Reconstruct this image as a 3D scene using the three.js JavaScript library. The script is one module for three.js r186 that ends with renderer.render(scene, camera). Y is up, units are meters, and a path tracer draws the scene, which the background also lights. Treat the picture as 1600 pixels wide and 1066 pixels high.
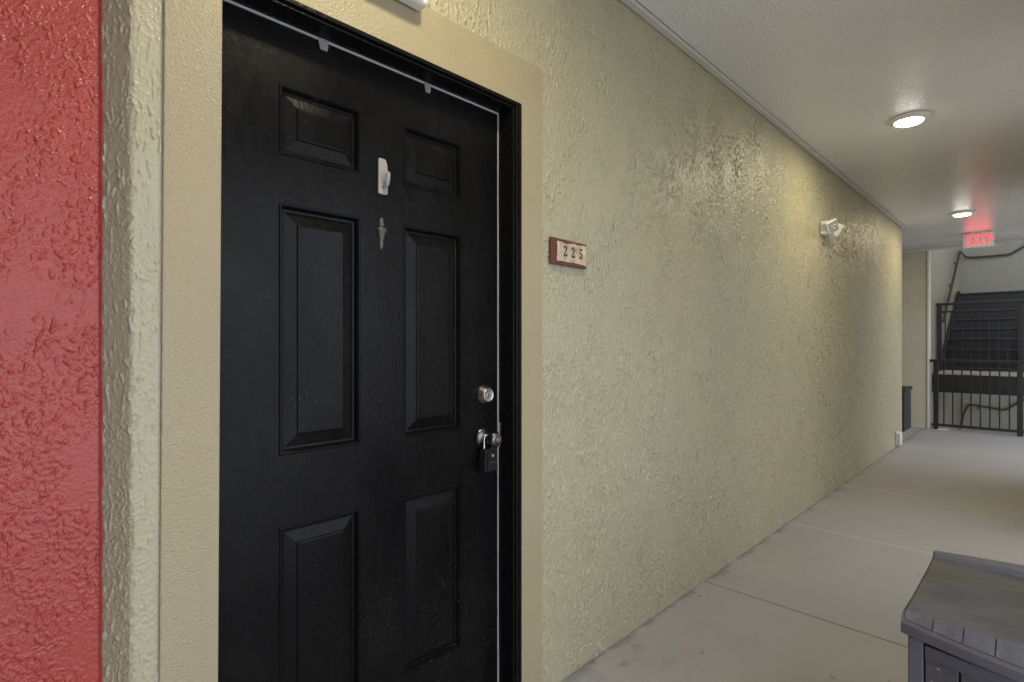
import * as THREE from 'three';
import { RoundedBoxGeometry } from 'three/addons/geometries/RoundedBoxGeometry.js';
import { TextGeometry } from 'three/addons/geometries/TextGeometry.js';
import { FontLoader } from 'three/addons/loaders/FontLoader.js';
import { RectAreaLightUniformsLib } from 'three/addons/lights/RectAreaLightUniformsLib.js';
import { mergeGeometries } from 'three/addons/utils/BufferGeometryUtils.js';

// ---------------------------------------------------------------- camera, sky, sun, exposure
// x runs along the walkway, z from the door wall towards the open side, y up, metres
const scene = new THREE.Scene();
const camera = new THREE.PerspectiveCamera(2 * Math.atan(533 / 840) * 180 / Math.PI, 1600 / 1066, 0.05, 5000);
camera.position.set(0, 1.26, 1.277);
const YAW = Math.atan(832 / 840);
camera.lookAt(Math.cos(YAW), 1.26, 1.277 - Math.sin(YAW));
camera.setViewOffset(1600, 1066, 0, -3, 1600, 1066);
const renderer = new THREE.WebGLRenderer({ antialias: true });
renderer.setSize(1024, 682);
renderer.toneMapping = THREE.LinearToneMapping;
renderer.toneMappingExposure = 1.44;
renderer.shadowMap.enabled = true;
RectAreaLightUniformsLib.init();

const SUN = new THREE.Vector3(0.25, 0.8, -0.55).normalize();
{
  const w = 128, h = 64, d = new Float32Array(w * h * 4);
  for (let y = 0; y < h; y++) for (let x = 0; x < w; x++) {
    const el = (y + 0.5) / h * Math.PI - Math.PI / 2, i = (y * w + x) * 4, up = Math.max(0, Math.sin(el));
    const k = 2.0 - 0.4 * up + 0.05 * Math.sin(x / w * Math.PI * 2 * 3) * Math.cos(el);
    d[i] = 0.93 * k; d[i + 1] = 0.99 * k; d[i + 2] = 1.12 * k; d[i + 3] = 1;
  }
  const sky = new THREE.DataTexture(d, w, h, THREE.RGBAFormat, THREE.FloatType);
  sky.mapping = THREE.EquirectangularReflectionMapping; sky.magFilter = THREE.LinearFilter; sky.minFilter = THREE.LinearFilter; sky.needsUpdate = true;
  scene.background = sky; scene.environment = sky;
}
const sun = new THREE.DirectionalLight(new THREE.Color(1, 0.96, 0.88), 1.5);
sun.position.copy(SUN).multiplyScalar(40); sun.castShadow = true; sun.shadow.radius = 25;
Object.assign(sun.shadow.camera, { left: -25, right: 25, top: 25, bottom: -25, near: 1, far: 100 });
sun.shadow.mapSize.set(2048, 2048);
scene.add(sun, sun.target);

const LAMP_NITS = 135, LAMP_GLOW = 16, LAMP_COLOUR = new THREE.Color(1, 0.87, 0.54);

// ---------------------------------------------------------------- helpers
let rs = 12345;
const rnd = () => { rs = (rs + 0x6d2b79f5) | 0; let t = Math.imul(rs ^ (rs >>> 15), 1 | rs); t = (t + Math.imul(t ^ (t >>> 7), 61 | t)) ^ t; return ((t ^ (t >>> 14)) >>> 0) / 4294967296; };
const PERM = new Uint16Array(2048), GX = new Float32Array(256), GY = new Float32Array(256);
for (let i = 0; i < 1024; i++) PERM[i] = i;
for (let i = 1023; i > 0; i--) { const j = Math.floor(rnd() * (i + 1)), t = PERM[i]; PERM[i] = PERM[j]; PERM[j] = t; }
for (let i = 0; i < 1024; i++) PERM[i + 1024] = PERM[i];
for (let i = 0; i < 256; i++) { const a = i / 256 * Math.PI * 2; GX[i] = Math.cos(a); GY[i] = Math.sin(a); }
function pn(x, y, px, py, s = 0) {                                   // periodic gradient noise, about -0.7..0.7
  const xf = Math.floor(x), yf = Math.floor(y), fx = x - xf, fy = y - yf;
  const x0 = ((xf % px) + px) % px, x1 = (x0 + 1) % px, y0 = ((yf % py) + py) % py, y1 = (y0 + 1) % py;
  const u = fx * fx * fx * (fx * (fx * 6 - 15) + 10), v = fy * fy * fy * (fy * (fy * 6 - 15) + 10);
  const hs = (a, b) => PERM[(PERM[(a + s * 37) & 1023] + b) & 1023] & 255;
  const a = hs(x0, y0), b = hs(x1, y0), c = hs(x0, y1), e = hs(x1, y1);
  const n0 = GX[a] * fx + GY[a] * fy, n1 = GX[b] * (fx - 1) + GY[b] * fy, n2 = GX[c] * fx + GY[c] * (fy - 1), n3 = GX[e] * (fx - 1) + GY[e] * (fy - 1);
  const p = n0 + u * (n1 - n0), q = n2 + u * (n3 - n2);
  return p + v * (q - p);
}
const ss = (a, b, x) => { const t = Math.min(1, Math.max(0, (x - a) / (b - a))); return t * t * (3 - 2 * t); };
function tex(w, h, colour, f) {                                      // f(u, v) gives a number (grey) or [r, g, b], 0..1
  const d = new Uint8Array(w * h * 4);
  for (let y = 0; y < h; y++) for (let x = 0; x < w; x++) {
    const c = f((x + 0.5) / w, (y + 0.5) / h), i = (y * w + x) * 4;
    if (typeof c === 'number') d[i] = d[i + 1] = d[i + 2] = Math.max(0, Math.min(255, c * 255)); else for (let k = 0; k < 3; k++) d[i + k] = Math.max(0, Math.min(255, c[k] * 255));
    d[i + 3] = 255;
  }
  const t = new THREE.DataTexture(d, w, h, THREE.RGBAFormat);
  t.wrapS = t.wrapT = THREE.RepeatWrapping; t.magFilter = THREE.LinearFilter; t.minFilter = THREE.LinearMipmapLinearFilter; t.generateMipmaps = true;
  if (colour) t.colorSpace = THREE.SRGBColorSpace;
  t.needsUpdate = true;
  return t;
}
const srgb = (c) => { const f = (x) => (x <= 0.0031308 ? x * 12.92 : 1.055 * Math.pow(x, 1 / 2.4) - 0.055); return [f(c[0]), f(c[1]), f(c[2])]; };
const rep = (t, x, y = x) => { const c = t.clone(); c.repeat.set(x, y); c.needsUpdate = true; return c; };
const mat = (o) => new THREE.MeshStandardMaterial(o);
const lin = (r, g, b) => new THREE.Color().setRGB(r, g, b);

const box = (x0, x1, y0, y1, z0, z1) => new THREE.BoxGeometry(x1 - x0, y1 - y0, z1 - z0).translate((x0 + x1) / 2, (y0 + y1) / 2, (z0 + z1) / 2);
const rbox = (x0, x1, y0, y1, z0, z1, r = 0.003, seg = 2) => new RoundedBoxGeometry(x1 - x0, y1 - y0, z1 - z0, seg, r).translate((x0 + x1) / 2, (y0 + y1) / 2, (z0 + z1) / 2);
function metreUV(g) {                                                // uv in metres from position, by the way each face points
  if (g.index) g = g.toNonIndexed();
  const p = g.attributes.position, n = g.attributes.normal, uv = new Float32Array(p.count * 2);
  for (let i = 0; i < p.count; i += 3) {
    let ax = 0, ay = 0, az = 0;
    for (let k = 0; k < 3; k++) { ax += Math.abs(n.getX(i + k)); ay += Math.abs(n.getY(i + k)); az += Math.abs(n.getZ(i + k)); }
    for (let k = i; k < i + 3; k++) {
      const X = p.getX(k), Y = p.getY(k), Z = p.getZ(k);
      if (ay >= ax && ay >= az) { uv[2 * k] = X; uv[2 * k + 1] = -Z; } else if (az >= ax) { uv[2 * k] = X; uv[2 * k + 1] = Y; } else { uv[2 * k] = -Z; uv[2 * k + 1] = Y; }
    }
  }
  g.setAttribute('uv', new THREE.BufferAttribute(uv, 2));
  return g;
}
function join(list) {
  const gs = (Array.isArray(list) ? list : [list]).map((g) => { const h = g.index ? g.toNonIndexed() : g; for (const k of Object.keys(h.attributes)) if (!['position', 'normal', 'uv'].includes(k)) h.deleteAttribute(k); return h; });
  return gs.length > 1 ? mergeGeometries(gs) : gs[0];
}
const taken = new Map();
function numbered(name) { const n = taken.get(name) ?? 0; taken.set(name, n + 1); return n ? name + '_' + String(n).padStart(3, '0') : name; }
function mesh(name, geo, m, parent, keepUV) {
  const g = keepUV ? join(geo) : metreUV(join(geo));
  const o = new THREE.Mesh(g, m);
  o.castShadow = o.receiveShadow = true;
  o.name = parent ? name : numbered(name);
  (parent ?? scene).add(o);
  return o;
}
function tag(o, label, category, group) { o.userData = { ...o.userData, label, category }; if (group) o.userData.group = group; return o; }
function thing(name, label, category, pos = [0, 0, 0], group) { const o = new THREE.Group(); o.name = numbered(name); o.position.set(...pos); scene.add(o); return tag(o, label, category, group); }
function struct(o, label) { o.userData = { kind: 'structure', label }; return o; }
function rod(points, r, seg = 10) {                                  // straight runs joined with short bends
  const path = new THREE.CurvePath(), P = points.map((p) => new THREE.Vector3(...p)), b = r * 2.2;
  let from = P[0];
  for (let i = 1; i < P.length; i++) {
    if (i === P.length - 1) { path.add(new THREE.LineCurve3(from, P[i])); break; }
    const a = P[i].clone().add(P[i - 1].clone().sub(P[i]).setLength(b)), c = P[i].clone().add(P[i + 1].clone().sub(P[i]).setLength(b));
    path.add(new THREE.LineCurve3(from, a)); path.add(new THREE.QuadraticBezierCurve3(a, P[i], c)); from = c;
  }
  const out = [];
  for (const c of path.curves) out.push(new THREE.TubeGeometry(c, c.isLineCurve3 ? 1 : 6, r, seg));
  for (const q of [P[0], P[P.length - 1]]) out.push(new THREE.SphereGeometry(r, seg, 6).translate(q.x, q.y, q.z));
  return join(out);
}
const lathe = (pts, seg = 32) => new THREE.LatheGeometry(pts.map((p) => new THREE.Vector2(...p)), seg);
function shape(pts) { const s = new THREE.Shape(); pts.forEach((p, i) => (i ? s.lineTo(...p) : s.moveTo(...p))); s.closePath(); return s; }
const extrude = (s, depth, bevel = 0, seg = 2) => new THREE.ExtrudeGeometry(s, { depth: depth - 2 * bevel, bevelEnabled: bevel > 0, bevelSize: bevel, bevelThickness: bevel, bevelOffset: -bevel, bevelSegments: seg, curveSegments: 10 }).translate(0, 0, bevel);

// ---------------------------------------------------------------- procedural surfaces
const STW = 2.4;                                                     // skip-trowelled stucco, the tile is 2.4 m
const stuccoBump = tex(2048, 2048, false, (u, v) => {
  const wx = pn(u * 40, v * 26, 40, 26, 1), wy = pn(u * 40, v * 26, 40, 26, 2);
  const patch = ss(-0.3, 0.25, pn(u * 13, v * 9, 13, 9, 3)), dir = ss(-0.1, 0.2, pn(u * 9, v * 7, 9, 7, 10));
  const up = pn(u * 150 + wx * 1.2, v * 50 + wy, 150, 50, 4), flat = pn(u * 96 + wx * 2, v * 110 + wy * 2, 96, 110, 5), small = pn(u * 230 + wx, v * 110 + wy, 230, 110, 6);
  const streak = ss(0.06, 0.3, up + 0.25 * small), wrinkle = Math.pow(Math.max(0, 1 - Math.abs(flat) * 5), 1.6);
  const dab = ss(0.1, 0.36, small), fine = pn(u * 420, v * 300, 420, 300, 7), pit = ss(0.4, 0.52, pn(u * 210, v * 190, 210, 190, 8));
  return 0.25 + 0.3 * streak * (0.25 + 0.75 * patch) * (0.4 + 0.6 * dir) + 0.2 * wrinkle * (1 - 0.6 * dir) * patch + 0.16 * dab * (0.5 + 0.5 * patch) + 0.04 * fine - 0.22 * pit + 0.05 * wx;
});
const stuccoColour = (base, amount) => tex(1024, 1024, true, (u, v) => {
  const m = pn(u * 5, v * 4, 5, 4, 11) * 0.5 + pn(u * 17, v * 13, 17, 13, 12) * 0.3 + pn(u * 90, v * 70, 90, 70, 13) * 0.25;
  const t = pn(u * 4, v * 3, 4, 3, 14) * amount, speck = ss(0.5, 0.58, pn(u * 260, v * 240, 260, 240, 15)) * 0.35;
  const k = (1 + m * amount) * (1 - speck);
  return srgb([base[0] * k * (1 + t * 0.3), base[1] * k, base[2] * k * (1 - t * 0.5)]);
});
const sandBump = tex(1024, 1024, false, (u, v) => {                  // tile 0.6 m: fine sand float
  const w = pn(u * 30, v * 30, 30, 30, 31);
  return 0.5 + 0.3 * pn(u * 90 + w, v * 90 + w, 90, 90, 32) + 0.35 * pn(u * 190 + w * 2, v * 190, 190, 190, 33) + 0.2 * ss(0.3, 0.5, pn(u * 60, v * 60, 60, 60, 34));
});
const peelBump = tex(1024, 1024, false, (u, v) => {                  // tile 1 m: sprayed ceiling
  const w = pn(u * 20, v * 20, 20, 20, 41);
  return 0.4 + 0.4 * ss(0, 0.4, pn(u * 60 + w * 2, v * 85 + w, 60, 85, 42)) + 0.22 * pn(u * 150, v * 170, 150, 170, 43);
});
const grain = tex(512, 512, false, (u, v) => 0.5 + 0.5 * pn(u * 40, v * 40, 40, 40, 51) + 0.35 * pn(u * 120, v * 120, 120, 120, 52));
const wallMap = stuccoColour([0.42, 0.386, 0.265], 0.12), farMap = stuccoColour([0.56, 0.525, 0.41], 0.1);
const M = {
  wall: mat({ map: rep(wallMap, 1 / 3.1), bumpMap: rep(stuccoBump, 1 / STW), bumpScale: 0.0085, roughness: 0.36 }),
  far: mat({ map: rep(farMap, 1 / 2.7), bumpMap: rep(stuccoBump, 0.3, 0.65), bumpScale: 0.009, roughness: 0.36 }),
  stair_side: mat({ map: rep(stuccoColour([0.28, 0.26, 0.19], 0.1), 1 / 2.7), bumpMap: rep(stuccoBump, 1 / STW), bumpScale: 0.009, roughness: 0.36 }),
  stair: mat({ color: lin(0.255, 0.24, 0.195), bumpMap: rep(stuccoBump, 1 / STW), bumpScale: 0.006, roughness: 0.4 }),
  stucco: mat({ map: rep(wallMap, 1 / 3.1), bumpMap: rep(grain, 2.2), bumpScale: 0.0009, roughness: 0.4 }),
  red_stucco: new THREE.MeshPhysicalMaterial({ specularIntensity: 0.75, map: rep(stuccoColour([0.375, 0.06, 0.05], 0.16), 1 / 1.9), bumpMap: rep(grain, 3), bumpScale: 0.0012, roughness: 0.27 }),
  red: mat({ map: rep(stuccoColour([0.43, 0.07, 0.07], 0.14), 1 / 1.9), roughness: 0.27 }),
  surround: mat({ map: rep(stuccoColour([0.37, 0.315, 0.2], 0.1), 1 / 1.3), bumpMap: rep(sandBump, 1 / 0.6), bumpScale: 0.0022, roughness: 0.45 }),
  ceiling: mat({ map: rep(stuccoColour([0.78, 0.765, 0.73], 0.05), 1 / 3.7), bumpMap: rep(peelBump, 1), bumpScale: 0.004, roughness: 0.27 }),
  trim: mat({ color: lin(0.6, 0.58, 0.52), roughness: 0.45, bumpMap: rep(grain, 3), bumpScale: 0.0006 }),
  joint: mat({ color: lin(0.75, 0.74, 0.72), roughness: 0.8 }),
  dark_joint: mat({ color: lin(0.05, 0.045, 0.04), roughness: 0.9 }),
  black: new THREE.MeshPhysicalMaterial({ specularIntensity: 0.2, color: lin(0.007, 0.007, 0.0075), roughness: 0.34, roughnessMap: rep(tex(512, 512, false, (u, v) => 0.85 + 0.35 * pn(u * 7, v * 9, 7, 9, 61) + 0.2 * pn(u * 40, v * 30, 40, 30, 62)), 1), bumpMap: rep(grain, 2.5), bumpScale: 0.0006 }),
  strip: mat({ color: lin(0.42, 0.42, 0.46), roughness: 0.6 }),
  steel: mat({ color: lin(0.46, 0.44, 0.42), roughness: 0.3, metalness: 1, bumpMap: rep(grain, 20), bumpScale: 0.0002 }),
  chrome: mat({ color: lin(0.72, 0.71, 0.69), roughness: 0.2, metalness: 1 }),
  dark_steel: mat({ color: lin(0.15, 0.145, 0.145), roughness: 0.28, metalness: 1 }),
  keyhole: mat({ color: lin(0.02, 0.02, 0.02), roughness: 0.6 }),
  lock_black: new THREE.MeshPhysicalMaterial({ specularIntensity: 0.28, color: lin(0.015, 0.015, 0.016), roughness: 0.38 }),
  white: mat({ color: lin(0.74, 0.73, 0.7), roughness: 0.4 }),
  hook: mat({ color: lin(0.31, 0.295, 0.3), roughness: 0.5 }),
  pewter: mat({ color: lin(0.17, 0.165, 0.16), roughness: 0.36, metalness: 0.9, bumpMap: rep(grain, 25), bumpScale: 0.001 }),
  grey: mat({ color: lin(0.24, 0.23, 0.23), roughness: 0.45 }),
  clear: mat({ color: lin(0.85, 0.85, 0.82), roughness: 0.2 }),
  terracotta: mat({ map: rep(stuccoColour([0.115, 0.03, 0.02], 0.5), 4), roughness: 0.45, bumpMap: rep(grain, 9), bumpScale: 0.001 }),
  cream: mat({ map: rep(tex(512, 512, true, (u, v) => { const k = 1 + 0.5 * pn(u * 6, v * 6, 6, 6, 71) + 0.3 * pn(u * 20, v * 9, 20, 9, 72), b = pn(u * 5, v * 5, 5, 5, 73); return srgb([0.52 * k, (0.41 + 0.05 * b) * k, (0.29 + 0.1 * b) * k]); }), 5), roughness: 0.5 }),
  ink: mat({ color: lin(0.02, 0.014, 0.011), roughness: 0.5 }),
  rail: mat({ color: lin(0.016, 0.016, 0.017), roughness: 0.42, bumpMap: rep(grain, 5), bumpScale: 0.0005 }),
  handrail: mat({ color: lin(0.04, 0.034, 0.02), roughness: 0.4 }),
  tread: mat({ color: lin(0.014, 0.014, 0.015), roughness: 0.6, bumpMap: rep(grain, 4), bumpScale: 0.002 }),
  nosing: mat({ color: lin(0.05, 0.05, 0.052), roughness: 0.5 }),
  stair_concrete: mat({ color: lin(0.4, 0.38, 0.32), roughness: 0.8, bumpMap: rep(grain, 2), bumpScale: 0.001 }),
  dark_resin: mat({ color: lin(0.03, 0.032, 0.035), roughness: 0.5, bumpMap: rep(grain, 2, 9), bumpScale: 0.0008 }),
  resin: mat({ map: rep(tex(512, 512, true, (u, v) => { const k = 1 + 0.25 * pn(u * 4, v * 30, 4, 30, 81) + 0.3 * pn(u * 5, v * 5, 5, 5, 82) + 0.15 * pn(u * 40, v * 90, 40, 90, 83), s = ss(0.52, 0.6, pn(u * 60, v * 60, 60, 60, 84)); return srgb([0.1 * k + s * 0.25, 0.101 * k + s * 0.25, 0.122 * k + s * 0.25]); }), 1.3), roughness: 0.5, bumpMap: rep(grain, 2, 9), bumpScale: 0.0008 }),
  seat: mat({ map: rep(tex(512, 512, true, (u, v) => { const k = 1 + 0.2 * pn(u * 26, v * 5, 26, 5, 85) + 0.16 * pn(u * 70, v * 14, 70, 14, 88) + 0.4 * pn(u * 6, v * 5, 6, 5, 86), b = ss(-0.25, 0.3, pn(u * 4, v * 3, 4, 3, 87)); return srgb([(0.085 + 0.006 * b) * k, (0.084 + 0.001 * b) * k, (0.09 - 0.02 * b) * k]); }), 1.6), roughness: 0.7, bumpMap: rep(grain, 9, 2), bumpScale: 0.0012 }),
  sign_white: mat({ color: lin(0.8, 0.79, 0.76), roughness: 0.35 }),
  exit_red: mat({ color: lin(0.7, 0.05, 0.06), emissive: lin(1, 0.06, 0.09), emissiveIntensity: 1.3, roughness: 0.4 }),
  diffuser: mat({ color: lin(0.9, 0.9, 0.88), emissive: lin(1, 0.95, 0.85), emissiveIntensity: LAMP_GLOW, roughness: 0.4 }),
  pavement: mat({ map: rep(tex(512, 512, true, (u, v) => { const k = 1 + 0.25 * pn(u * 12, v * 12, 12, 12, 91) + 0.25 * pn(u * 60, v * 60, 60, 60, 92); return srgb([0.56 * k, 0.56 * k, 0.55 * k]); }), 0.2), roughness: 0.95 }),
};
// the floor is one uneven sheet of colour over its whole length, cast in slabs
const FX0 = -3.2, FX1 = 10.2, FZ0 = -2.6, FZ1 = 2.2;
M.concrete = mat({
  map: tex(2048, 768, true, (u, v) => {
    const x = FX0 + u * (FX1 - FX0), z = FZ1 - v * (FZ1 - FZ0), big = 64;
    const m = 0.5 * pn(x * 0.9, z * 0.9 + 20, 512, 512, 101) + 0.3 * pn(x * 3, z * 3 + 40, 512, 512, 102) + 0.18 * pn(x * 11, z * 14 + 90, 1024, 1024, 103) + 0.1 * pn(x * 45, z * 45 + 300, 1024, 1024, 104);
    let k = 1 + 0.16 * m;
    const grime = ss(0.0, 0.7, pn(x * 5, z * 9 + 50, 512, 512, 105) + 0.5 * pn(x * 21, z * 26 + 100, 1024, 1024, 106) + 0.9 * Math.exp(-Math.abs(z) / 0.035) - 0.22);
    const scuff = ss(0.1, 0.5, pn(x * 9, z * 15 + 70, 1024, 1024, 107) + 0.4 * pn(x * 34, z * 40 + 200, 1024, 1024, 108)) * Math.exp(-(((x - 1.75) / 0.35) ** 2) - (((z - 0.1) / 0.14) ** 2));
    const speck = ss(0.5, 0.56, pn(x * 26, z * 26 + 100, 1024, 1024, 109));
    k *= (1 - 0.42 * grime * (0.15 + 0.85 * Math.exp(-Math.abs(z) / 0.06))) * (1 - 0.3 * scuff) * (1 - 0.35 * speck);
    const warm = pn(x * 1.1 + 9, z * 1.1 + 30, big, big, 110) * 0.06;
    return srgb([0.365 * k * (1 + warm), 0.354 * k, 0.357 * k * (1 - warm)]);
  }),
  bumpMap: rep(grain, (FX1 - FX0) * 2.2, (FZ1 - FZ0) * 2.2), bumpScale: 0.0012, roughness: 0.62,
});
function floorUV(g) { const p = g.attributes.position, uv = g.attributes.uv; for (let i = 0; i < p.count; i++) uv.setXY(i, (p.getX(i) - FX0) / (FX1 - FX0), (FZ1 - p.getZ(i)) / (FZ1 - FZ0)); return g; }

// trowelled relief is real geometry on the walls near the viewer: height in metres above the wall core at wall coordinates (a, b)
const BIG = 1024;
function stuccoH(a, b, s = 1) {
  a = a * s * 1.1 + 40; b = b * s * 1.1 + 40;
  const wx = pn(a * 17, b * 11, BIG, BIG, 1), wy = pn(a * 17, b * 11, BIG, BIG, 2);
  const patch = ss(-0.32, 0.2, pn(a * 5.5, b * 3.7, BIG, BIG, 3)), dir = ss(-0.15, 0.2, pn(a * 3.8, b * 2.9, BIG, BIG, 10));
  const up = pn(a * 92 + wx * 1.3, b * 27 + wy, BIG * 4, BIG * 4, 4), flat = pn(a * 46 + wx * 1.6, b * 52 + wy * 1.6, BIG * 4, BIG * 4, 5), small = pn(a * 120 + wx, b * 72 + wy, BIG * 8, BIG * 8, 6);
  const streak = ss(0.14, 0.4, up + 0.2 * small), wrinkle = Math.pow(Math.max(0, 1 - Math.abs(flat + 0.2 * small) * 6), 1.5), dab = ss(0.12, 0.42, small);
  return 0.0058 * streak * (0.6 + 0.4 * patch) * (0.5 + 0.5 * dir) + 0.0026 * wrinkle * (1 - 0.7 * dir) * (0.5 + 0.5 * patch) + 0.0016 * dab * (0.6 + 0.4 * patch) + 0.0006 * (wx + 0.6) + 0.0005 * (small + 0.6);
}
function redH(a, b) {
  a += 40; b += 40;
  const wx = pn(a * 24, b * 24, BIG * 2, BIG * 2, 21), wy = pn(a * 24, b * 24, BIG * 2, BIG * 2, 22);
  const patch = ss(-0.4, 0.1, pn(a * 9.5 + wx * 0.5, b * 7 + wy * 0.5, BIG, BIG, 24));
  const n1 = pn(a * 42 + wx * 1.2, b * 32 + wy * 1.2, BIG * 4, BIG * 4, 25), n2 = pn(a * 105 + wx * 1.5, b * 88 + wy * 1.5, BIG * 8, BIG * 8, 26), n3 = pn(a * 190 + wx, b * 160 + wy, BIG * 8, BIG * 8, 27);
  const knots = ss(0.1, 0.4, n2 + 0.3 * n3), dots = ss(0.14, 0.42, n3), ridge = Math.pow(Math.max(0, 1 - Math.abs(n1 + 0.25 * n3) * 7), 1.6);
  const drag = pn(a * 130 + wx * 1.5, b * 15 + wy, BIG * 8, BIG * 2, 28) * ss(-0.1, 0.3, pn(a * 4.5, b * 4.5, BIG, BIG, 29));
  return 0.0021 * knots * patch + 0.0011 * dots * (0.2 + 0.8 * patch) + 0.0017 * ridge * (0.2 + 0.8 * patch) + 0.0006 * (drag + 0.5) + 0.0006 * (wx + 0.6);
}
// a relief sheet over parameters (as, bs); place(a) gives [x, z, nx, nz] of the wall's plan line, b is the height
function relief(as, bs, place, h) {
  const n = as.length, m = bs.length, pos = new Float32Array(n * m * 3), nor = new Float32Array(n * m * 3), uv = new Float32Array(n * m * 2), e = 0.0014, index = new Uint32Array((n - 1) * (m - 1) * 6);
  for (let j = 0; j < m; j++) for (let i = 0; i < n; i++) {
    const a = as[i], b = bs[j], k = j * n + i, [x, z, nx, nz] = place(a), d = h(a, b), da = (h(a + e, b) - h(a - e, b)) / (2 * e), db = (h(a, b + e) - h(a, b - e)) / (2 * e);
    pos[3 * k] = x + nx * d; pos[3 * k + 1] = b; pos[3 * k + 2] = z + nz * d;
    const tx = nz, tz = -nx;                                         // direction of growing a along the plan line
    const vx = nx - da * tx, vy = -db, vz = nz - da * tz, l = Math.hypot(vx, vy, vz);
    nor[3 * k] = vx / l; nor[3 * k + 1] = vy / l; nor[3 * k + 2] = vz / l;
    uv[2 * k] = a; uv[2 * k + 1] = b;
  }
  let q = 0;
  for (let j = 0; j < m - 1; j++) for (let i = 0; i < n - 1; i++) { const k = j * n + i; index[q++] = k; index[q++] = k + 1; index[q++] = k + n + 1; index[q++] = k; index[q++] = k + n + 1; index[q++] = k + n; }
  const g = new THREE.BufferGeometry();
  g.setAttribute('position', new THREE.BufferAttribute(pos, 3)); g.setAttribute('normal', new THREE.BufferAttribute(nor, 3)); g.setAttribute('uv', new THREE.BufferAttribute(uv, 2)); g.setIndex(new THREE.BufferAttribute(index, 1));
  return g;
}
const range = (a, b, step) => { const n = Math.max(1, Math.round((b - a) / step)), r = []; for (let i = 0; i <= n; i++) r.push(a + (b - a) * i / n); return r; };
function reliefMesh(name, geo, m, parent) { const o = new THREE.Mesh(geo, m); o.name = name; o.castShadow = o.receiveShadow = true; parent.add(o); return o; }

// ---------------------------------------------------------------- the setting
const H = 2.73;
{
  const ground = mesh('ground', new THREE.PlaneGeometry(3000, 3000).rotateX(-Math.PI / 2).translate(0, -3.1, 0), M.pavement);
  struct(ground, 'pale pavement below the upper walkway');
  // floor: slab pieces with sealed joints
  const floor = new THREE.Group(); floor.name = 'floor'; scene.add(floor); struct(floor, 'grey concrete walkway floor cast in slabs');
  mesh('floor_base', [box(FX0, 8.31, -0.25, -0.025, -0.16, FZ1), box(8.31, FX1, -0.25, -0.025, FZ0, FZ1)], M.stair_concrete, floor);
  const joints = [FX0, -2.62, -1.28, 0.06, 1.39, 2.735, 4.05, 5.46, 6.63, 8.08, FX1];
  for (let i = 0; i < joints.length - 1; i++) {
    const a = joints[i] + 0.004, b = joints[i + 1] - 0.004, last = i === joints.length - 2;
    const parts = last ? [box(a, 8.31, -0.025, 0, -0.16, FZ1), box(8.31, b, -0.025, 0, FZ0, FZ1)] : [box(a, b, -0.025, 0, -0.16, FZ1)];
    mesh('floor_slab', floorUV(join(parts)), M.concrete, floor, true);
    if (i) mesh('joint_filler', box(joints[i] - 0.004, joints[i] + 0.004, -0.0245, joints[i] < 3 ? -0.006 : -0.0006, 0, FZ1), joints[i] < 3 ? M.dark_joint : M.joint, floor);
  }
  const ceil = mesh('ceiling', [box(FX0, 10.1, H, H + 0.3, -3.2, 2.3)], M.ceiling);
  struct(ceil, 'painted textured ceiling over the walkway');
}
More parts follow.
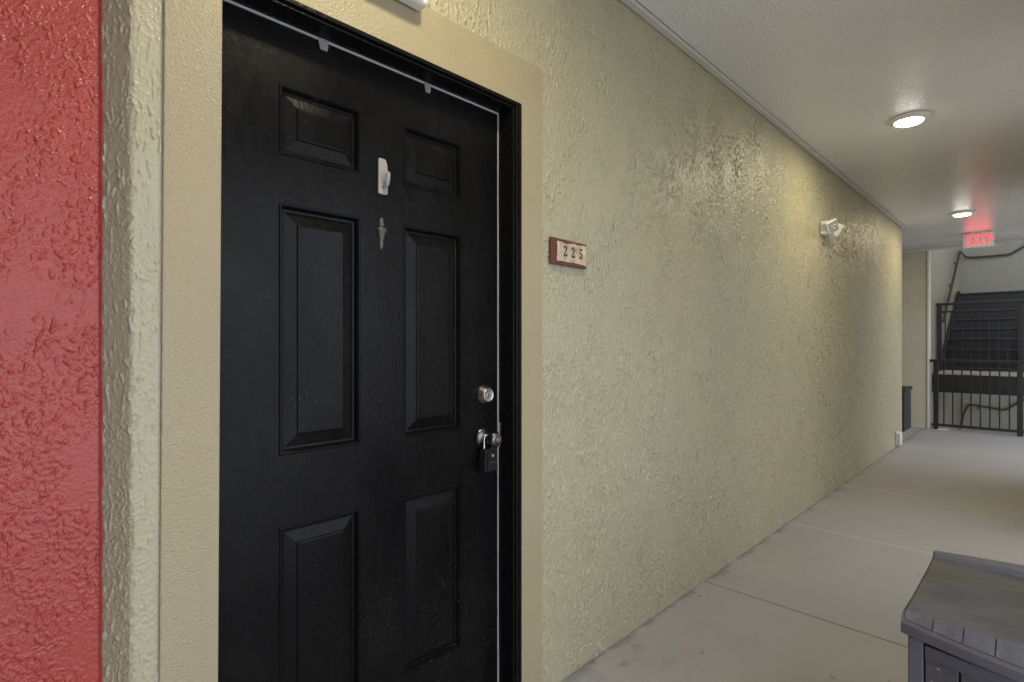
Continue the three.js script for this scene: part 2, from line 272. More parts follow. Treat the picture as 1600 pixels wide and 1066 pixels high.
// door geometry (see the door below)
const DX0 = 0.372, DX1 = 1.288, DY1 = 2.05, DZ = -0.067, OX0 = 0.37, OX1 = 1.324, OY1 = 2.074;
{
  const r = 0.014, xl = 0.2246, xr = 0.184, zr = -0.05;               // the pier's left face is splayed back to the red wall
  const ang = Math.atan2(-zr, xl - xr), tl = r * Math.tan(ang / 2);   // turn between the splayed face and the front
  const wall = thing('wall', 'olive beige trowelled stucco wall around the black door and along the walkway', 'wall');
  const core = shape([[xr + 0.003, 0.2], [xr + 0.003, -zr], [xl + 0.003, 0.003], [OX0, 0.003], [OX0, 0.2]]);
  mesh('wall_core', [extrude(core, H + 0.015).rotateX(-Math.PI / 2).translate(0, -0.015, 0), box(OX0, OX1, OY1, H, -0.22, -0.004), box(OX1, 8.309, -0.015, H, -0.22, -0.006), box(8.09, 8.31, 0, H, -2.6, -0.22)], M.wall, wall);
  const Ls = Math.hypot(xl - xr, zr) - tl, La = r * ang, ca = Math.cos(ang), sa = Math.sin(ang);
  const plan = (t) => {                                              // t = 0 at the start of the front face
    if (t >= 0) return [xl + tl + t, 0, 0, 1];
    if (t > -La) { const f = -t / r; return [xl + tl - r * Math.sin(f), -r + r * Math.cos(f), -Math.sin(f), Math.cos(f)]; }
    const u = -t - La, x0 = xl + tl - r * sa, z0 = -r + r * ca;
    return [x0 - u * ca, z0 - u * sa, -sa, ca];
  };
  reliefMesh('stucco_face', relief(range(-La - Ls, 0.06, 0.0023), range(0, H, 0.003), plan, (a, b) => 0.55 * stuccoH(a - 7, b, 1.25)), M.stucco, wall);
  reliefMesh('stucco_face', relief(range(0.27, 1.45, 0.0045), range(2.21, H, 0.0045), (a) => [a, -0.003, 0, 1], (a, b) => 1.1 * stuccoH(a, b)), M.stucco, wall);
  const cols = [1.42]; while (cols[cols.length - 1] < 8.31) { const x = cols[cols.length - 1]; cols.push(x + Math.min(0.0115, Math.max(0.0038, 0.0012 * (x + 1.26)))); } cols[cols.length - 1] = 8.31;
  reliefMesh('stucco_face', relief(cols, range(0, H, 0.0054), (a) => [a, -0.004, 0, 1], (a, b) => stuccoH(a, b) * Math.min(1, Math.max(0, (8.31 - a) / 0.03)) * 1.15), M.stucco, wall);
  const red = thing('wall', 'glossy red stucco wall left of the door', 'wall');
  mesh('wall_core', box(-3.2, xr + 0.02, 0, H, -0.25, zr - 0.002), M.red, red);
  reliefMesh('stucco_face', relief(range(-0.12, xr + 0.002, 0.0023), range(0, H, 0.0025), (a) => [a, zr, 0, 1], redH), M.red_stucco, red);
  // ragged edge of red paint carried a few millimetres round the inside corner
  const e = [[0, 0]]; for (let y = 0; y <= H; y += 0.006) e.push([0.004 + 0.003 * (0.5 + pn(y * 22, 3.3, 256, 256, 120)) + 0.0016 * pn(y * 70, 8.3, 256, 256, 121), y]); e.push([0, H]);
  mesh('paint_edge', extrude(shape(e), 0.002).rotateY(-ang).translate(xr - 0.003 * sa, 0, zr + 0.003 * ca), M.red, red);
  const far = thing('wall', 'beige stucco wall facing along the walkway beside the stairs', 'wall');
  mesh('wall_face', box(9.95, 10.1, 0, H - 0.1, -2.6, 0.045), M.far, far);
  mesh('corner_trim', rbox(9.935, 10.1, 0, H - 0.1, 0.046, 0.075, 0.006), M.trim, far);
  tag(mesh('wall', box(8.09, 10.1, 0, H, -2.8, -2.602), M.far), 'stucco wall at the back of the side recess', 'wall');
  const beam = thing('ceiling_beam', 'painted beam across the end of the walkway above the stair railing', 'beam');
  mesh('beam', box(9.95, 10.1, 2.63, H, -2.6, 2.2), M.ceiling, beam);
  mesh('beam_trim', rbox(9.925, 9.949, 2.62, 2.665, -2.6, 2.2, 0.005), M.trim, beam);
  const tr = thing('ceiling_trim', 'narrow painted wood strip where the long wall meets the ceiling', 'trim');
  mesh('flat_strip', rbox(1.0, 8.36, H - 0.022, H - 0.0005, 0.001, 0.036, 0.004), M.trim, tr);
  mesh('bead', rbox(1.0, 8.36, H - 0.01, H - 0.0005, 0.04, 0.05, 0.004), M.trim, tr);
  mesh('flat_strip', rbox(-3.0, 0.999, H - 0.022, H - 0.0005, 0.001, 0.036, 0.004), M.trim, tr);
  for (const [a, b, what] of [[-0.9, 2.3, 'stucco header over the opening facing the black door'], [3.5, 4.7, 'stucco header over the narrow opening between the two piers'], [7.0, 9.8, 'stucco header over the opening near the exit sign']])
    tag(mesh('opening_header', box(a, b, 2.3, H, 2.04, 2.19), M.far), what, 'header');
  tag(mesh('wall', box(-3.4, -3.201, 0, H, -0.25, 2.2), M.far), 'stucco wall closing the walkway behind the viewer', 'wall');
  // the open side of the walkway, behind the camera: piers with openings between them
  for (const [a, b, what] of [[-3.2, -0.9, 'stucco pier on the open side behind the viewer'], [2.3, 3.5, 'stucco pier on the open side opposite the number plaque'], [4.7, 7.0, 'broad stucco pier on the open side opposite the emergency light']])
    tag(mesh('outer_pier', box(a, b, 0, H, 1.66, 2.2), M.far), what, 'pier');
}
// ---------------------------------------------------------------- door surround, door, frame
{
  const yT = 2.233, x0 = 0.272, x1 = 1.436, s = shape([[x0 - 0.006, 0], [0.376, 0], [0.388, OY1], [OX1, OY1], [OX1, 0], [x1, 0], [x1, yT], [x0 + 0.008, yT]]);
  tag(mesh('door_surround', extrude(s, 0.008, 0.003, 2), M.surround), 'smooth tan sand finish band framing the black door', 'door surround');
}
const door = thing('entrance_door', 'black six panel entrance door in a black frame', 'door', [0, 0, 0]);
{
  const doorMap = tex(1024, 2048, true, (u, v) => {
    const y = v * 2.06, x = u * 0.92;
    const dust = ss(0.02, 0.5, pn(u * 5, v * 9, 64, 64, 131) + 0.4 * pn(u * 24, v * 40, 64, 64, 132)) * 0.002;
    const sp = ss(0.44, 0.5, pn(u * 200, v * 430, 512, 512, 133)) * ss(-0.05, 0.35, pn(u * 6, v * 10, 64, 64, 134) + 0.9 * Math.exp(-((y - 0.42) ** 2) / 0.06 - ((x - 0.72) ** 2) / 0.12) - 0.3);
    const sc = ss(0.475, 0.5, pn(u * 40 + y * 9, v * 700, 512, 1024, 135)) * ss(0.1, 0.4, pn(u * 9, v * 12, 64, 64, 136));
    const k = 0.0055 + dust + sp * 0.12 + sc * 0.05;
    return srgb([k, k, k * 1.04]);
  });
  const paint = new THREE.MeshPhysicalMaterial({ specularIntensity: 0.24, map: doorMap, roughness: 0.34, roughnessMap: M.black.roughnessMap, bumpMap: M.black.bumpMap, bumpScale: 0.0004 });
  const doorUV = (g) => { g = g.index ? g.toNonIndexed() : g; const p = g.attributes.position, uv = new Float32Array(p.count * 2); for (let i = 0; i < p.count; i++) { uv[2 * i] = (p.getX(i) - DX0) / 0.92; uv[2 * i + 1] = p.getY(i) / 2.06; } g.setAttribute('uv', new THREE.BufferAttribute(uv, 2)); return g; };
  const cols = [[0.5376, 0.7613], [0.9013, 1.1242]], rows = [[0.273, 0.802], [0.98, 1.608], [1.727, 1.903]];
  const slab = shape([[DX0, 0.02], [DX1 - 0.004, 0.02], [DX1 - 0.004, DY1], [DX0, DY1]]);
  for (const [a, b] of cols) for (const [c, d] of rows) { const h = new THREE.Path(); h.moveTo(a, c); h.lineTo(a, d); h.lineTo(b, d); h.lineTo(b, c); h.closePath(); slab.holes.push(h); }
  const leaf = mesh('door_leaf', doorUV(extrude(slab, 0.04).translate(0, 0, DZ - 0.04)), paint, door, true);
  // pressed panels: bead, groove, long bevel, raised field
  const prof = [[0, 0], [0.003, 0.0025], [0.006, 0.0025], [0.0095, -0.003], [0.013, -0.012], [0.018, -0.0125], [0.0455, -0.0055], [0.0475, -0.0045], [0.0495, -0.0018], [0.052, -0.001]];
  for (const [a, b] of cols) for (const [c, d] of rows) {
    const pos = [], quad = (p, q, r, t) => pos.push(...p, ...q, ...r, ...p, ...r, ...t);
    const loop = ([o, z]) => [[a + o, c + o, DZ + z], [b - o, c + o, DZ + z], [b - o, d - o, DZ + z], [a + o, d - o, DZ + z]];
    for (let i = 0; i < prof.length - 1; i++) { const A = loop(prof[i]), B = loop(prof[i + 1]); for (let k = 0; k < 4; k++) quad(A[k], A[(k + 1) % 4], B[(k + 1) % 4], B[k]); }
    const L = loop(prof[prof.length - 1]); quad(L[0], L[1], L[2], L[3]);
    const g = new THREE.BufferGeometry(); g.setAttribute('position', new THREE.Float32BufferAttribute(pos, 3)); g.computeVertexNormals();
    mesh('panel', doorUV(g), paint, leaf, true);
  }
  // frame: jamb liner with stop, stepped casing
  const jamb = [box(OX0 - 0.05, DX0 - 0.003, 0, DY1 + 0.004, -0.18, -0.004), box(DX1 + 0.003, OX1 + 0.05, 0, DY1 + 0.004, -0.18, -0.004), box(OX0 - 0.05, OX1 + 0.05, DY1 + 0.004, OY1 + 0.05, -0.18, -0.004)];
  mesh('door_frame', [...jamb, box(DX0, DX1, 0, 0.018, -0.14, -0.005), box(DX0 - 0.003, DX1 + 0.003, 0.018, DY1 + 0.004, -0.18, -0.112)], M.black, door);
  const cas = (x0, x1, y0, y1) => [rbox(x0, x1, y0, y1, -0.004, 0.004, 0.0025)];
  mesh('casing', [...cas(DX1 + 0.003, DX1 + 0.011, 0, DY1 + 0.02), rbox(DX1 + 0.0125, OX1 - 0.011, 0, DY1 + 0.02, -0.0045, 0.0095, 0.003), rbox(OX1 - 0.0095, OX1 + 0.002, 0, OY1, -0.005, 0.012, 0.003)], M.black, door);
  mesh('casing', [...cas(OX0 + 0.001, OX1 - 0.0025, DY1 + 0.004, DY1 + 0.012), rbox(OX0 + 0.001, OX1 - 0.002, DY1 + 0.0135, OY1 + 0.002, -0.0048, 0.0115, 0.003)], M.black, door);
  // pale weatherstrip showing along the latch side and the head
  const ws = []; for (let y = 0.02; y < DY1 - 0.01; y += 0.05) { const w = 0.0044 + 0.003 * pn(y * 3.1, 1.7, 64, 64, 141); ws.push(box(DX1 - 0.0035, DX1 - 0.0035 + w, y, y + 0.05, DZ - 0.02, DZ + 0.003)); }
  mesh('weatherstrip', ws, M.strip, door);
  mesh('weatherstrip', [box(DX0, DX1, DY1 - 0.001, DY1 + 0.004, DZ - 0.02, DZ + 0.004)], M.strip, door);
  // deadbolt and knob
  const toZ = (g, x, y, z) => g.rotateX(Math.PI / 2).translate(x, y, z);
  const db = mesh('deadbolt', toZ(lathe([[0, 0], [0.033, 0], [0.033, 0.006], [0.031, 0.012], [0.0245, 0.024], [0.0225, 0.028], [0.021, 0.029], [0.0185, 0.0285], [0.0165, 0.0265], [0, 0.0265]], 40), 1.219, 1.086, DZ), M.steel, door);
  mesh('keyhole', box(1.2178, 1.2202, 1.080, 1.091, DZ + 0.02, DZ + 0.0285), M.keyhole, db);
  mesh('lock_cylinder', toZ(lathe([[0, 0], [0.009, 0], [0.009, 0.0272], [0.008, 0.0278], [0, 0.0278]], 28), 1.219, 1.084, DZ), M.chrome, db);
  const kb = mesh('knob', toZ(lathe([[0, 0], [0.034, 0], [0.0335, 0.004], [0.027, 0.011], [0.016, 0.014], [0.0125, 0.02], [0.0125, 0.032], [0.019, 0.037], [0.0255, 0.046], [0.027, 0.056], [0.0245, 0.066], [0.019, 0.071], [0.014, 0.0725], [0, 0.0725]], 44), 1.219, 0.942, DZ), M.dark_steel, door);
  mesh('lock_cylinder', toZ(lathe([[0, 0], [0.008, 0], [0.008, 0.0735], [0.007, 0.0742], [0, 0.0742]], 24), 1.219, 0.942, DZ), M.steel, kb);
  mesh('keyhole', box(1.2178, 1.2202, 0.937, 0.947, DZ + 0.07, DZ + 0.0748), M.keyhole, kb);
  const hw = mesh('strike_edge', rbox(DX1 + 0.0015, DX1 + 0.0032, 0.90, 0.985, DZ - 0.03, DZ + 0.008, 0.0008), M.steel, door);
}
// key lock box hanging on the knob
{
  const t = thing('key_lock_box', 'small black key lock box hanging from the door knob by its shackle', 'lock box', [1.214, 0.835, -0.052]);
  t.scale.setScalar(0.88);
  const b = shape([[-0.034, 0.004], [-0.03, 0], [0.03, 0], [0.034, 0.004], [0.03, 0.078], [0.024, 0.086], [-0.024, 0.086], [-0.03, 0.078]]);
  mesh('body', extrude(b, 0.036, 0.004, 3), M.lock_black, t);
  mesh('front_cover', extrude(shape([[-0.024, 0.008], [0.024, 0.008], [0.021, 0.076], [-0.021, 0.076]]), 0.006, 0.0015).translate(0, 0, 0.0355), M.lock_black, t);
  for (let i = 0; i < 4; i++) mesh('dial', new THREE.CylinderGeometry(0.006, 0.006, 0.0065, 14).rotateZ(Math.PI / 2).translate(-0.0125 + i * 0.0083, 0.034, 0.0375), M.dark_steel, t);
  mesh('release_button', rbox(-0.006, 0.006, 0.056, 0.066, 0.04, 0.0445, 0.0015), M.grey, t);
  const pts = []; for (let i = 0; i <= 16; i++) { const a = Math.PI * i / 16; pts.push([0.02 * Math.cos(a), 0.116 + 0.021 * Math.sin(a), 0.016]); }
  mesh('shackle', [new THREE.TubeGeometry(new THREE.CatmullRomCurve3([[0.02, 0.08, 0.016], [0.02, 0.1, 0.016], ...pts, [-0.02, 0.1, 0.016], [-0.02, 0.08, 0.016]].map((p) => new THREE.Vector3(...p))), 40, 0.0042, 10)], M.chrome, t);
}
// white adhesive hook and torch shaped ornament on the door
{
  const t = thing('adhesive_hook', 'white plastic adhesive hook stuck high on the black door', 'hook', [0.829, 1.684, DZ]);
  const s = new THREE.Shape(); s.moveTo(-0.015, 0.004); s.quadraticCurveTo(-0.015, 0, -0.010, -0.001); s.lineTo(0.008, -0.001); s.quadraticCurveTo(0.015, 0, 0.0155, 0.006); s.quadraticCurveTo(0.017, 0.05, 0.0145, 0.085); s.quadraticCurveTo(0.011, 0.1, 0.004, 0.101); s.lineTo(-0.009, 0.101); s.quadraticCurveTo(-0.0145, 0.1, -0.0148, 0.094); s.closePath();
  mesh('base_plate', extrude(s, 0.007, 0.002, 3), M.hook, t);
  const c = new THREE.CatmullRomCurve3([[0, 0.022, 0.005], [0.002, 0.02, 0.012], [0.003, 0.026, 0.02], [0.003, 0.04, 0.025], [0.003, 0.055, 0.0265]].map((p) => new THREE.Vector3(...p)));
  const f = new THREE.TubeGeometry(c, 24, 0.005, 12); f.scale(1.35, 1, 1);
  mesh('hook_tongue', [f, new THREE.SphereGeometry(0.0052, 12, 8).scale(1.35, 1, 1).translate(0.004, 0.055, 0.0265)], M.hook, t);
  const o = thing('door_ornament', 'small torch shaped pewter ornament on the door below the white hook', 'ornament', [0.827, 1.524, DZ]);
  const half = (pts) => lathe(pts, 24).scale(1, 1, 0.85);
  mesh('torch_stem', half([[0, 0], [0.003, 0.004], [0.0052, 0.009], [0.0058, 0.012], [0.0048, 0.014], [0.006, 0.017], [0.0058, 0.026], [0.0068, 0.029]]), M.pewter, o);
  mesh('torch_bowl', half([[0.0068, 0.029], [0.0085, 0.038], [0.0135, 0.052], [0.0165, 0.056], [0.0172, 0.0595], [0.016, 0.063], [0.0095, 0.0645], [0.006, 0.066]]), M.pewter, o);
  mesh('torch_flame', half([[0.006, 0.066], [0.0088, 0.0705], [0.0092, 0.0745], [0.0062, 0.079], [0.0058, 0.0815], [0.0072, 0.0845], [0.005, 0.089], [0.0018, 0.0935], [0, 0.095]]), M.pewter, o);
  for (const [x, w, label] of [[0.651, 0.026, 'left grey over door hanger tab at the top of the black door'], [0.985, 0.022, 'right grey over door hanger tab at the top of the black door']]) {
    const h = thing('over_door_hanger', label, 'door hanger', [x, DY1, DZ], 'hanger tabs at the top of the door');
    mesh('strap', rbox(-w / 2, w / 2, -0.012, 0.0075, 0.0045, 0.0065, 0.0008), M.grey, h);
    mesh('tip', extrude(shape([[-w / 2, -0.001], [-w / 2 + 0.004, -0.014], [w / 2 - 0.003, -0.014], [w / 2, -0.001]]), 0.004, 0.001).translate(0, -0.012, 0.004), M.grey, h);
  }
}
// ---------------------------------------------------------------- number plaque
const loader = new FontLoader(), serif = await loader.loadAsync('fonts/droid/droid_serif_bold.typeface.json'), sans = await loader.loadAsync('fonts/droid/droid_sans_bold.typeface.json');
function letters(font, text, size, depth, m, parent, name, step, squeeze = 1) {
  let x = 0;
  for (const ch of text) {
    const g = new TextGeometry(ch, { font, size, depth, curveSegments: 6, bevelEnabled: false }); g.computeBoundingBox();
    const b = g.boundingBox, w = (b.max.x - b.min.x) * squeeze;
    g.translate(-b.min.x, -b.min.y, 0); g.scale(squeeze, 1, 1); g.translate(x - (step ? w / 2 : 0), 0, 0);
    mesh(name, g, m, parent); x += step || w + size * 0.14;
  }
  return x;
}
{
  const t = thing('number_plaque', 'terracotta number plaque with cream face reading 225 beside the door', 'number sign', [1.582, 1.595, 0.004]);
  t.rotation.z = -0.012;
  mesh('backing', rbox(-0.106, 0.106, -0.048, 0.048, 0, 0.01, 0.003), M.terracotta, t);
  const e = [], L = -0.074, R = 0.1, B = -0.034, T = 0.039, n = (a, s) => 0.0035 * pn(a * 60, s, 64, 64, 151) + 0.0016 * pn(a * 210, s, 256, 64, 152);
  for (let i = 0; i <= 30; i++) { const x = L + (R - L) * i / 30; e.push([x, B + n(x + 1, 1.3) + (i > 24 ? (i - 24) * -0.0006 : 0)]); }
  for (let i = 1; i <= 14; i++) { const y = B + (T - B) * i / 14; e.push([R + n(y + 2, 2.3) * 0.5, y]); }
  for (let i = 1; i <= 30; i++) { const x = R - (R - L) * i / 30; e.push([x, T + n(x + 3, 3.3) * 1.3 - 0.006 * Math.exp(-(((x + 0.02) / 0.03) ** 2))]); }
  for (let i = 1; i < 14; i++) { const y = T - (T - B) * i / 14; e.push([L + n(y + 4, 4.3), y]); }
  mesh('face', extrude(shape(e), 0.004, 0.0006, 1)  .translate(0, 0, 0.0082), M.cream, t);
  const d = new THREE.Group(); d.name = 'numerals'; d.position.set(-0.028, -0.014, 0.0124); t.add(d);
  letters(serif, '225', 0.039, 0.0012, M.ink, d, 'numeral', 0.0465, 0.78);
}
// ---------------------------------------------------------------- fittings on the wall
{
  const a = thing('wall_fixture', 'white rounded fixture on the wall above the door surround', 'light fixture', [0.718, 2.198, 0.012]);
  mesh('housing', rbox(-0.19, 0.185, 0, 0.13, 0, 0.045, 0.012, 4), M.white, a);
  mesh('cover', rbox(-0.17, 0.165, 0.012, 0.118, 0.04, 0.062, 0.01, 4), M.white, a);
  const t = thing('emergency_light', 'white twin head emergency light high on the long wall', 'emergency light', [4.86, 2.18, 0.003]);
  mesh('housing', rbox(-0.085, 0.085, -0.06, 0.06, 0, 0.06, 0.008, 3), M.white, t);
  t.scale.setScalar(0.88);
  const head = (x, yaw, pitch, name) => {
    const g = new THREE.Group(); g.name = name; g.position.set(x, 0.005, 0.075); g.rotation.set(pitch, yaw, 0.5, 'YXZ'); t.add(g);
    mesh('head_shell', rbox(-0.055, 0.055, -0.055, 0.055, -0.02, 0.035, 0.012, 3), M.white, g);
    mesh('lens', rbox(-0.046, 0.046, -0.046, 0.046, 0.03, 0.038, 0.004), M.grey, g);
    for (const [lx, ly] of [[-0.014, 0.008], [0.014, 0.012], [0.002, -0.014]]) mesh('bulb', new THREE.SphereGeometry(0.0065, 12, 8).translate(lx, ly, 0.038), M.clear, g);
  };
  head(-0.05, -0.6, 0.2, 'lamp_head'); head(0.085, 1.0, 0.25, 'lamp_head');
  const o = thing('outlet_cover', 'ivory weatherproof outlet cover low on the wall near its far corner', 'outlet', [7.93, 0.1, 0.001]);
  mesh('cover', rbox(-0.055, 0.055, -0.075, 0.075, 0, 0.05, 0.012, 3), M.white, o);
  mesh('mounting_plate', rbox(-0.065, 0.065, -0.085, 0.085, 0, 0.01, 0.003), M.trim, o);
}
// ---------------------------------------------------------------- ceiling lamps
function lamp(x, z, label) {
  const t = thing('ceiling_light', label, 'ceiling light', [x, H, z], 'round disc lights along the walkway ceiling');
  mesh('trim_ring', lathe([[0, 0], [0.112, 0], [0.112, -0.006], [0.106, -0.012], [0.088, -0.024], [0.077, -0.026], [0.077, -0.02], [0, -0.02]], 48), M.white, t);
  mesh('diffuser', lathe([[0, -0.021], [0.076, -0.021], [0.076, -0.03], [0.068, -0.035], [0.04, -0.037], [0, -0.038]], 48), M.diffuser, t);
  const l = new THREE.RectAreaLight(LAMP_COLOUR, LAMP_NITS, 0.14, 0.14);
  l.name = 'lamp_glow'; l.position.set(0, -0.041, 0); l.rotation.x = -Math.PI / 2; t.add(l);
  return t;
}
lamp(4.32, 0.648, 'lit round ceiling light nearer the viewer above the long wall');
lamp(7.87, 0.62, 'lit round ceiling light farther away just before the red exit sign');
lamp(0.77, 0.64, 'lit round ceiling light above the black door out of view');
// ---------------------------------------------------------------- exit sign
{
  const t = thing('exit_sign', 'white exit sign with glowing red letters hanging from the ceiling', 'exit sign', [9.36, 2.617, 0.655]);
  t.rotation.y = -Math.PI / 2;
  mesh('housing', rbox(-0.16, 0.16, -0.1, 0.1, -0.022, 0.022, 0.014, 3), M.sign_white, t);
  mesh('canopy', rbox(-0.075, 0.075, 0.1, 0.1125, -0.03, 0.03, 0.003), M.sign_white, t);
  const w = new THREE.Group(); w.name = 'lettering'; w.position.set(-0.108, -0.07, 0.0225); t.add(w);
  const end = letters(sans, 'EXIT', 0.142, 0.003, M.exit_red, w, 'letter', 0, 0.5);
  mesh('arrow', extrude(shape([[end - 0.014, 0.046], [end + 0.012, 0.07], [end - 0.014, 0.094]]), 0.003), M.exit_red, w);
  const l = new THREE.RectAreaLight(new THREE.Color(1, 0.06, 0.09), 1.6, 0.24, 0.15);
  l.name = 'sign_glow'; l.position.set(0, 0, 0.03); l.rotation.y = Math.PI; t.add(l);
}
// ---------------------------------------------------------------- deck boxes
function deckBox(label, pos, turn) {
  const t = thing('deck_box', label, 'deck box', pos, 'resin deck boxes on the walkway'), Lz = 0.94, bow = (z) => 4 * 0.065 * (z / Lz) * (1 - z / Lz);
  t.rotation.y = turn;
  // local: x from the front (0) to the back (0.56), z along the box
  const rows = 40, top = (z, k) => { const b = bow(z); return [[-b, 0.568 - b * 0.2], [-b - 0.002, 0.571 - b * 0.2], [-b - 0.002, 0.592 - b * 0.25], [-b + 0.001, 0.597 - b * 0.25], [0.022 - b * 0.12, 0.611], [0.03, 0.608], [0.15, 0.602], [0.28, 0.600], [0.42, 0.598], [0.515, 0.6], [0.521, 0.603], [0.525, 0.612], [0.53, 0.614], [0.552 + b * 0.9, 0.612], [0.56 + b, 0.606], [0.56 + b, 0.565]][k]; };
  const strip = (ks, m, name, parent, off = 0) => {
    const pos = [];
    for (let i = 0; i < rows; i++) for (let k = ks[0]; k < ks[1]; k++) {
      const z0 = Lz * i / rows, z1 = Lz * (i + 1) / rows, P = (z, kk) => { const [x, y] = top(z, kk); return [x, y + off, z]; };
      const a = P(z0, k), b = P(z0, k + 1), c = P(z1, k + 1), d = P(z1, k);
      pos.push(...a, ...c, ...b, ...a, ...d, ...c);
    }
    const g = new THREE.BufferGeometry(); g.setAttribute('position', new THREE.Float32BufferAttribute(pos, 3)); g.computeVertexNormals();
    return mesh(name, g, m, parent);
  };
  const lid = strip([0, 4], M.resin, 'lid', t);
  strip([4, 9], M.seat, 'seat', lid); strip([9, 15], M.resin, 'back_ridge', lid);
  const cap = [];                                                    // closed ends of the lid
  for (const z of [0, Lz]) { const P = []; for (let k = 0; k < 16; k++) P.push(top(z, k)); cap.push(extrude(shape(P), 0.004).translate(0, 0, z ? z - 0.0042 : 0.0002)); }
  for (const g of cap) mesh('lid_end', g, M.resin, lid);
  mesh('lid_underside', extrude((() => { const P = []; for (let i = 0; i <= 20; i++) P.push([-bow(Lz * i / 20) + 0.004, -Lz * i / 20]); for (let i = 20; i >= 0; i--) P.push([0.556 + bow(Lz * i / 20), -Lz * i / 20]); return shape(P); })(), 0.006).rotateX(-Math.PI / 2).translate(0, 0.566, 0), M.resin, lid);
  // raised strips across the rounded front of the lid, body planks, posts and rails
  const np = 17, pw = (Lz - 0.012) / np;
  for (let i = 0; i < np; i++) {
    const z0 = 0.006 + i * pw + 0.0015, z1 = 0.006 + (i + 1) * pw - 0.0015, pos = [], lift = 0.005;
    const pt = (z, f, up) => { const a = top(z, 3), b = top(z, 4); return [a[0] + 0.004 + (b[0] - a[0] - 0.006) * f, a[1] + (b[1] - a[1]) * f + (up ? lift : -0.002), z]; };
    const q = (a, b, c, d) => pos.push(...a, ...b, ...c, ...a, ...c, ...d);
    const A = pt(z0, 0, 1), B = pt(z1, 0, 1), C = pt(z1, 1, 1), D = pt(z0, 1, 1), a = pt(z0, 0, 0), b = pt(z1, 0, 0), c = pt(z1, 1, 0), d = pt(z0, 1, 0);
    q(A, B, C, D); q(a, b, B, A); q(d, a, A, D); q(b, c, C, B); q(c, d, D, C);
    const g = new THREE.BufferGeometry(); g.setAttribute('position', new THREE.Float32BufferAttribute(pos, 3)); g.computeVertexNormals();
    mesh('lid_strip', g, M.resin, lid);
  }
  const fx = (z) => 0.02 - bow(z) * 0.9;
  const curved = (y0, y1, d, out, z0 = 0.045, z1 = Lz - 0.045) => { const P = []; for (let i = 0; i <= 20; i++) { const z = z0 + (z1 - z0) * i / 20; P.push([fx(z) - out, -z]); } for (let i = 20; i >= 0; i--) { const z = z0 + (z1 - z0) * i / 20; P.push([fx(z) + d, -z]); } return extrude(shape(P), y1 - y0, 0.002, 1).rotateX(-Math.PI / 2).translate(0, y0, 0); };
  mesh('top_rail', curved(0.518, 0.55, 0.02, 0), M.resin, t);
  mesh('bottom_rail', curved(0.0, 0.07, 0.02, 0), M.resin, t);
  for (const z of [0.012, Lz - 0.042]) mesh('corner_post', rbox(fx(0.03) - 0.004, fx(0.03) + 0.04, 0, 0.56, z, z + 0.03, 0.004), M.resin, t);
  const bp = 13, bw = (Lz - 0.088) / bp;
  for (let i = 0; i < bp; i++) { const z0 = 0.044 + i * bw, zc = z0 + bw / 2; mesh('plank', rbox(-0.008, 0.012, 0.068, 0.522, -bw / 2 + 0.0015, bw / 2 - 0.0015, 0.0025).rotateY(-Math.atan(4 * 0.058 * (1 - 2 * zc / Lz) / Lz)).translate(fx(zc) + 0.0105, 0, zc), M.resin, t); }
  mesh('side_panel', box(0.05, 0.52, 0.004, 0.556, 0.014, 0.03), M.resin, t);
  mesh('side_panel', box(0.05, 0.52, 0.004, 0.556, Lz - 0.03, Lz - 0.014), M.resin, t);
  mesh('back_panel', box(0.52, 0.535, 0, 0.558, 0.014, Lz - 0.014), M.resin, t);
  mesh('inner_wall', box(0.048, 0.052, 0.01, 0.55, 0.05, Lz - 0.05), M.dark_joint, t);
  return t;
}
deckBox('grey resin deck box with a stained lid in the right foreground', [1.57, 0, 1.033], 0);
deckBox('dark grey resin deck box half hidden behind the far wall corner', [9.33, 0, -1.06], 0).traverse((o) => { if (o.isMesh) o.material = M.dark_resin; });

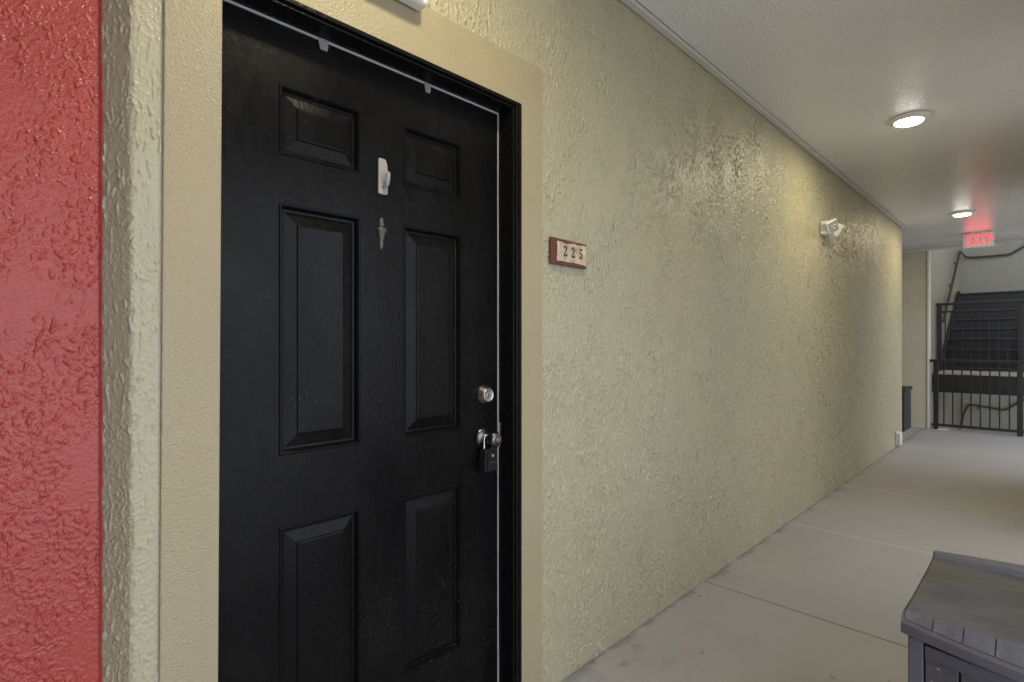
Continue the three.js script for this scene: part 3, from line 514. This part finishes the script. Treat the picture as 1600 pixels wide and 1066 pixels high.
// ---------------------------------------------------------------- the stairs beyond the walkway
{
  const sw = thing('stairwell_wall', 'pale grey stucco walls enclosing the stairs beyond the railing', 'wall');
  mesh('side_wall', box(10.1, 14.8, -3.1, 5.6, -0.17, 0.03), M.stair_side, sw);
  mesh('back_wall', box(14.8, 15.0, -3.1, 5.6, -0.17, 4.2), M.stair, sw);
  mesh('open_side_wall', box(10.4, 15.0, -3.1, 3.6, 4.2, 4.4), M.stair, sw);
  mesh('roof', box(10.1, 15.0, 5.6, 5.8, -0.17, 4.2), M.ceiling, sw);
  const st = thing('staircase', 'dark staircase rising beyond the railing to a half landing', 'staircase');
  mesh('platform', box(10.6, 11.45, 0.72, 0.81, 0.032, 2.0), M.stair_concrete, st);
  mesh('fascia', box(10.575, 10.598, 0.5, 0.775, 0.031, 2.0), M.rail, st);
  const n = 8, rise = 1.41 / n, run = 0.3;
  for (let i = 0; i < n; i++) {
    const x = 11.45 + i * run, y = 0.81 + i * rise;
    mesh('riser', box(x, x + 0.02, y - 0.03, y + rise - 0.032, 0.09, 1.06), M.tread, st);
    mesh('tread', rbox(x - 0.025, x + run + 0.015, y + rise - 0.03, y + rise, 0.09, 1.06, 0.006), i === n - 1 ? M.rail : M.tread, st);
    mesh('nosing', rbox(x - 0.03, x + 0.012, y + rise - 0.012, y + rise + 0.003, 0.095, 1.055, 0.003), M.nosing, st);
  }
  const slope = (z0, z1) => extrude(shape([[11.4, 0.74], [11.4, 0.98], [13.9, 2.29], [13.9, 2.03]]), z1 - z0).translate(0, 0, z0);
  mesh('stringer', slope(0.035, 0.088), M.rail, st); mesh('stringer', slope(1.062, 1.11), M.rail, st);
  mesh('landing', box(13.85, 14.8, 2.06, 2.22, 0.032, 2.0), M.stair_concrete, st);
  mesh('landing_edge', box(13.82, 13.848, 2.04, 2.235, 0.09, 2.0), M.tread, st);
  mesh('lower_landing', box(13.3, 14.8, -1.06, -0.9, 0.032, 2.0), M.stair_concrete, st);
  const hr = thing('handrail', 'dark handrail climbing the stair wall and crossing the upper landing wall', 'handrail');
  mesh('rail', rod([[11.4, 1.62, 0.085], [11.64, 1.76, 0.085], [13.85, 3.08, 0.085], [14.72, 3.07, 0.1], [14.72, 3.04, 0.2], [14.72, 3.035, 0.783], [14.72, 3.25, 1.1]], 0.021), M.handrail, hr);
  for (const [x, y] of [[11.8, 1.86], [12.7, 2.4], [13.5, 2.88]]) mesh('bracket', join([rod([[x, y - 0.02, 0.085], [x, y - 0.07, 0.07], [x, y - 0.08, 0.031]], 0.01, 8), new THREE.CylinderGeometry(0.03, 0.03, 0.008, 14).rotateX(Math.PI / 2).translate(x, y - 0.08, 0.035)]), M.handrail, hr);
  const lr = thing('handrail', 'dark handrail on the landing wall below seen through the railing', 'handrail');
  mesh('rail', rod([[13.0, -0.75, 0.1], [14.3, -0.2, 0.1], [14.72, -0.03, 0.15], [14.72, -0.03, 0.22], [14.72, -0.1, 0.712], [14.72, 0.06, 0.9], [14.72, 0.3, 1.2]], 0.021), M.handrail, lr);
  for (const z of [0.3, 0.62]) mesh('bracket', rod([[14.72, -0.06, z], [14.76, -0.12, z], [14.8, -0.12, z]], 0.01, 8), M.handrail, lr);
  // railings
  function railing(label, x, y0, y1, rails, posts, z0, z1, p0, step, group) {
    const t = thing('railing', label, 'railing', [x, y0, 0], group);
    for (const z of posts) mesh('post', rbox(-0.025, 0.025, -0.02, y1 - y0 - 0.02, z - 0.03, z + 0.03, 0.005), M.rail, t);
    mesh('top_rail', rbox(-0.03, 0.03, y1 - y0 - 0.02, y1 - y0 + 0.02, z0, z1, 0.006), M.rail, t);
    for (const [y, h] of rails) mesh('rail', rbox(-0.018, 0.018, y - y0 - h, y - y0 + h, z0 + 0.02, z1 - 0.01, 0.004), M.rail, t);
    for (let z = p0; z < z1 - 0.05; z += step) { if (posts.some((q) => Math.abs(q - z) < 0.045)) continue; mesh('picket', box(-0.008, 0.008, rails[rails.length - 1][0] - y0, y1 - y0 - 0.019, z - 0.008, z + 0.008), M.rail, t); }
    return t;
  }
  const near = railing('dark metal railing standing at the end of the walkway floor', 9.97, 0, 1.0, [[0.065, 0.018]], [0.15, 1.045], 0.077, 2.0, 0.24, 0.1);
  mesh('base_plate', rbox(-0.05, 0.05, -0.0195, 0.012, 0.17, 0.29, 0.003), M.white, near).userData.label = 'white base block under the left post';
  railing('dark metal guard railing on the raised platform in front of the stairs', 11.0, 0.83, 1.88, [[1.76, 0.014], [0.86, 0.014]], [0.076, 1.03], 0.034, 2.0, 0.15, 0.105);
}
renderer.render(scene, camera);
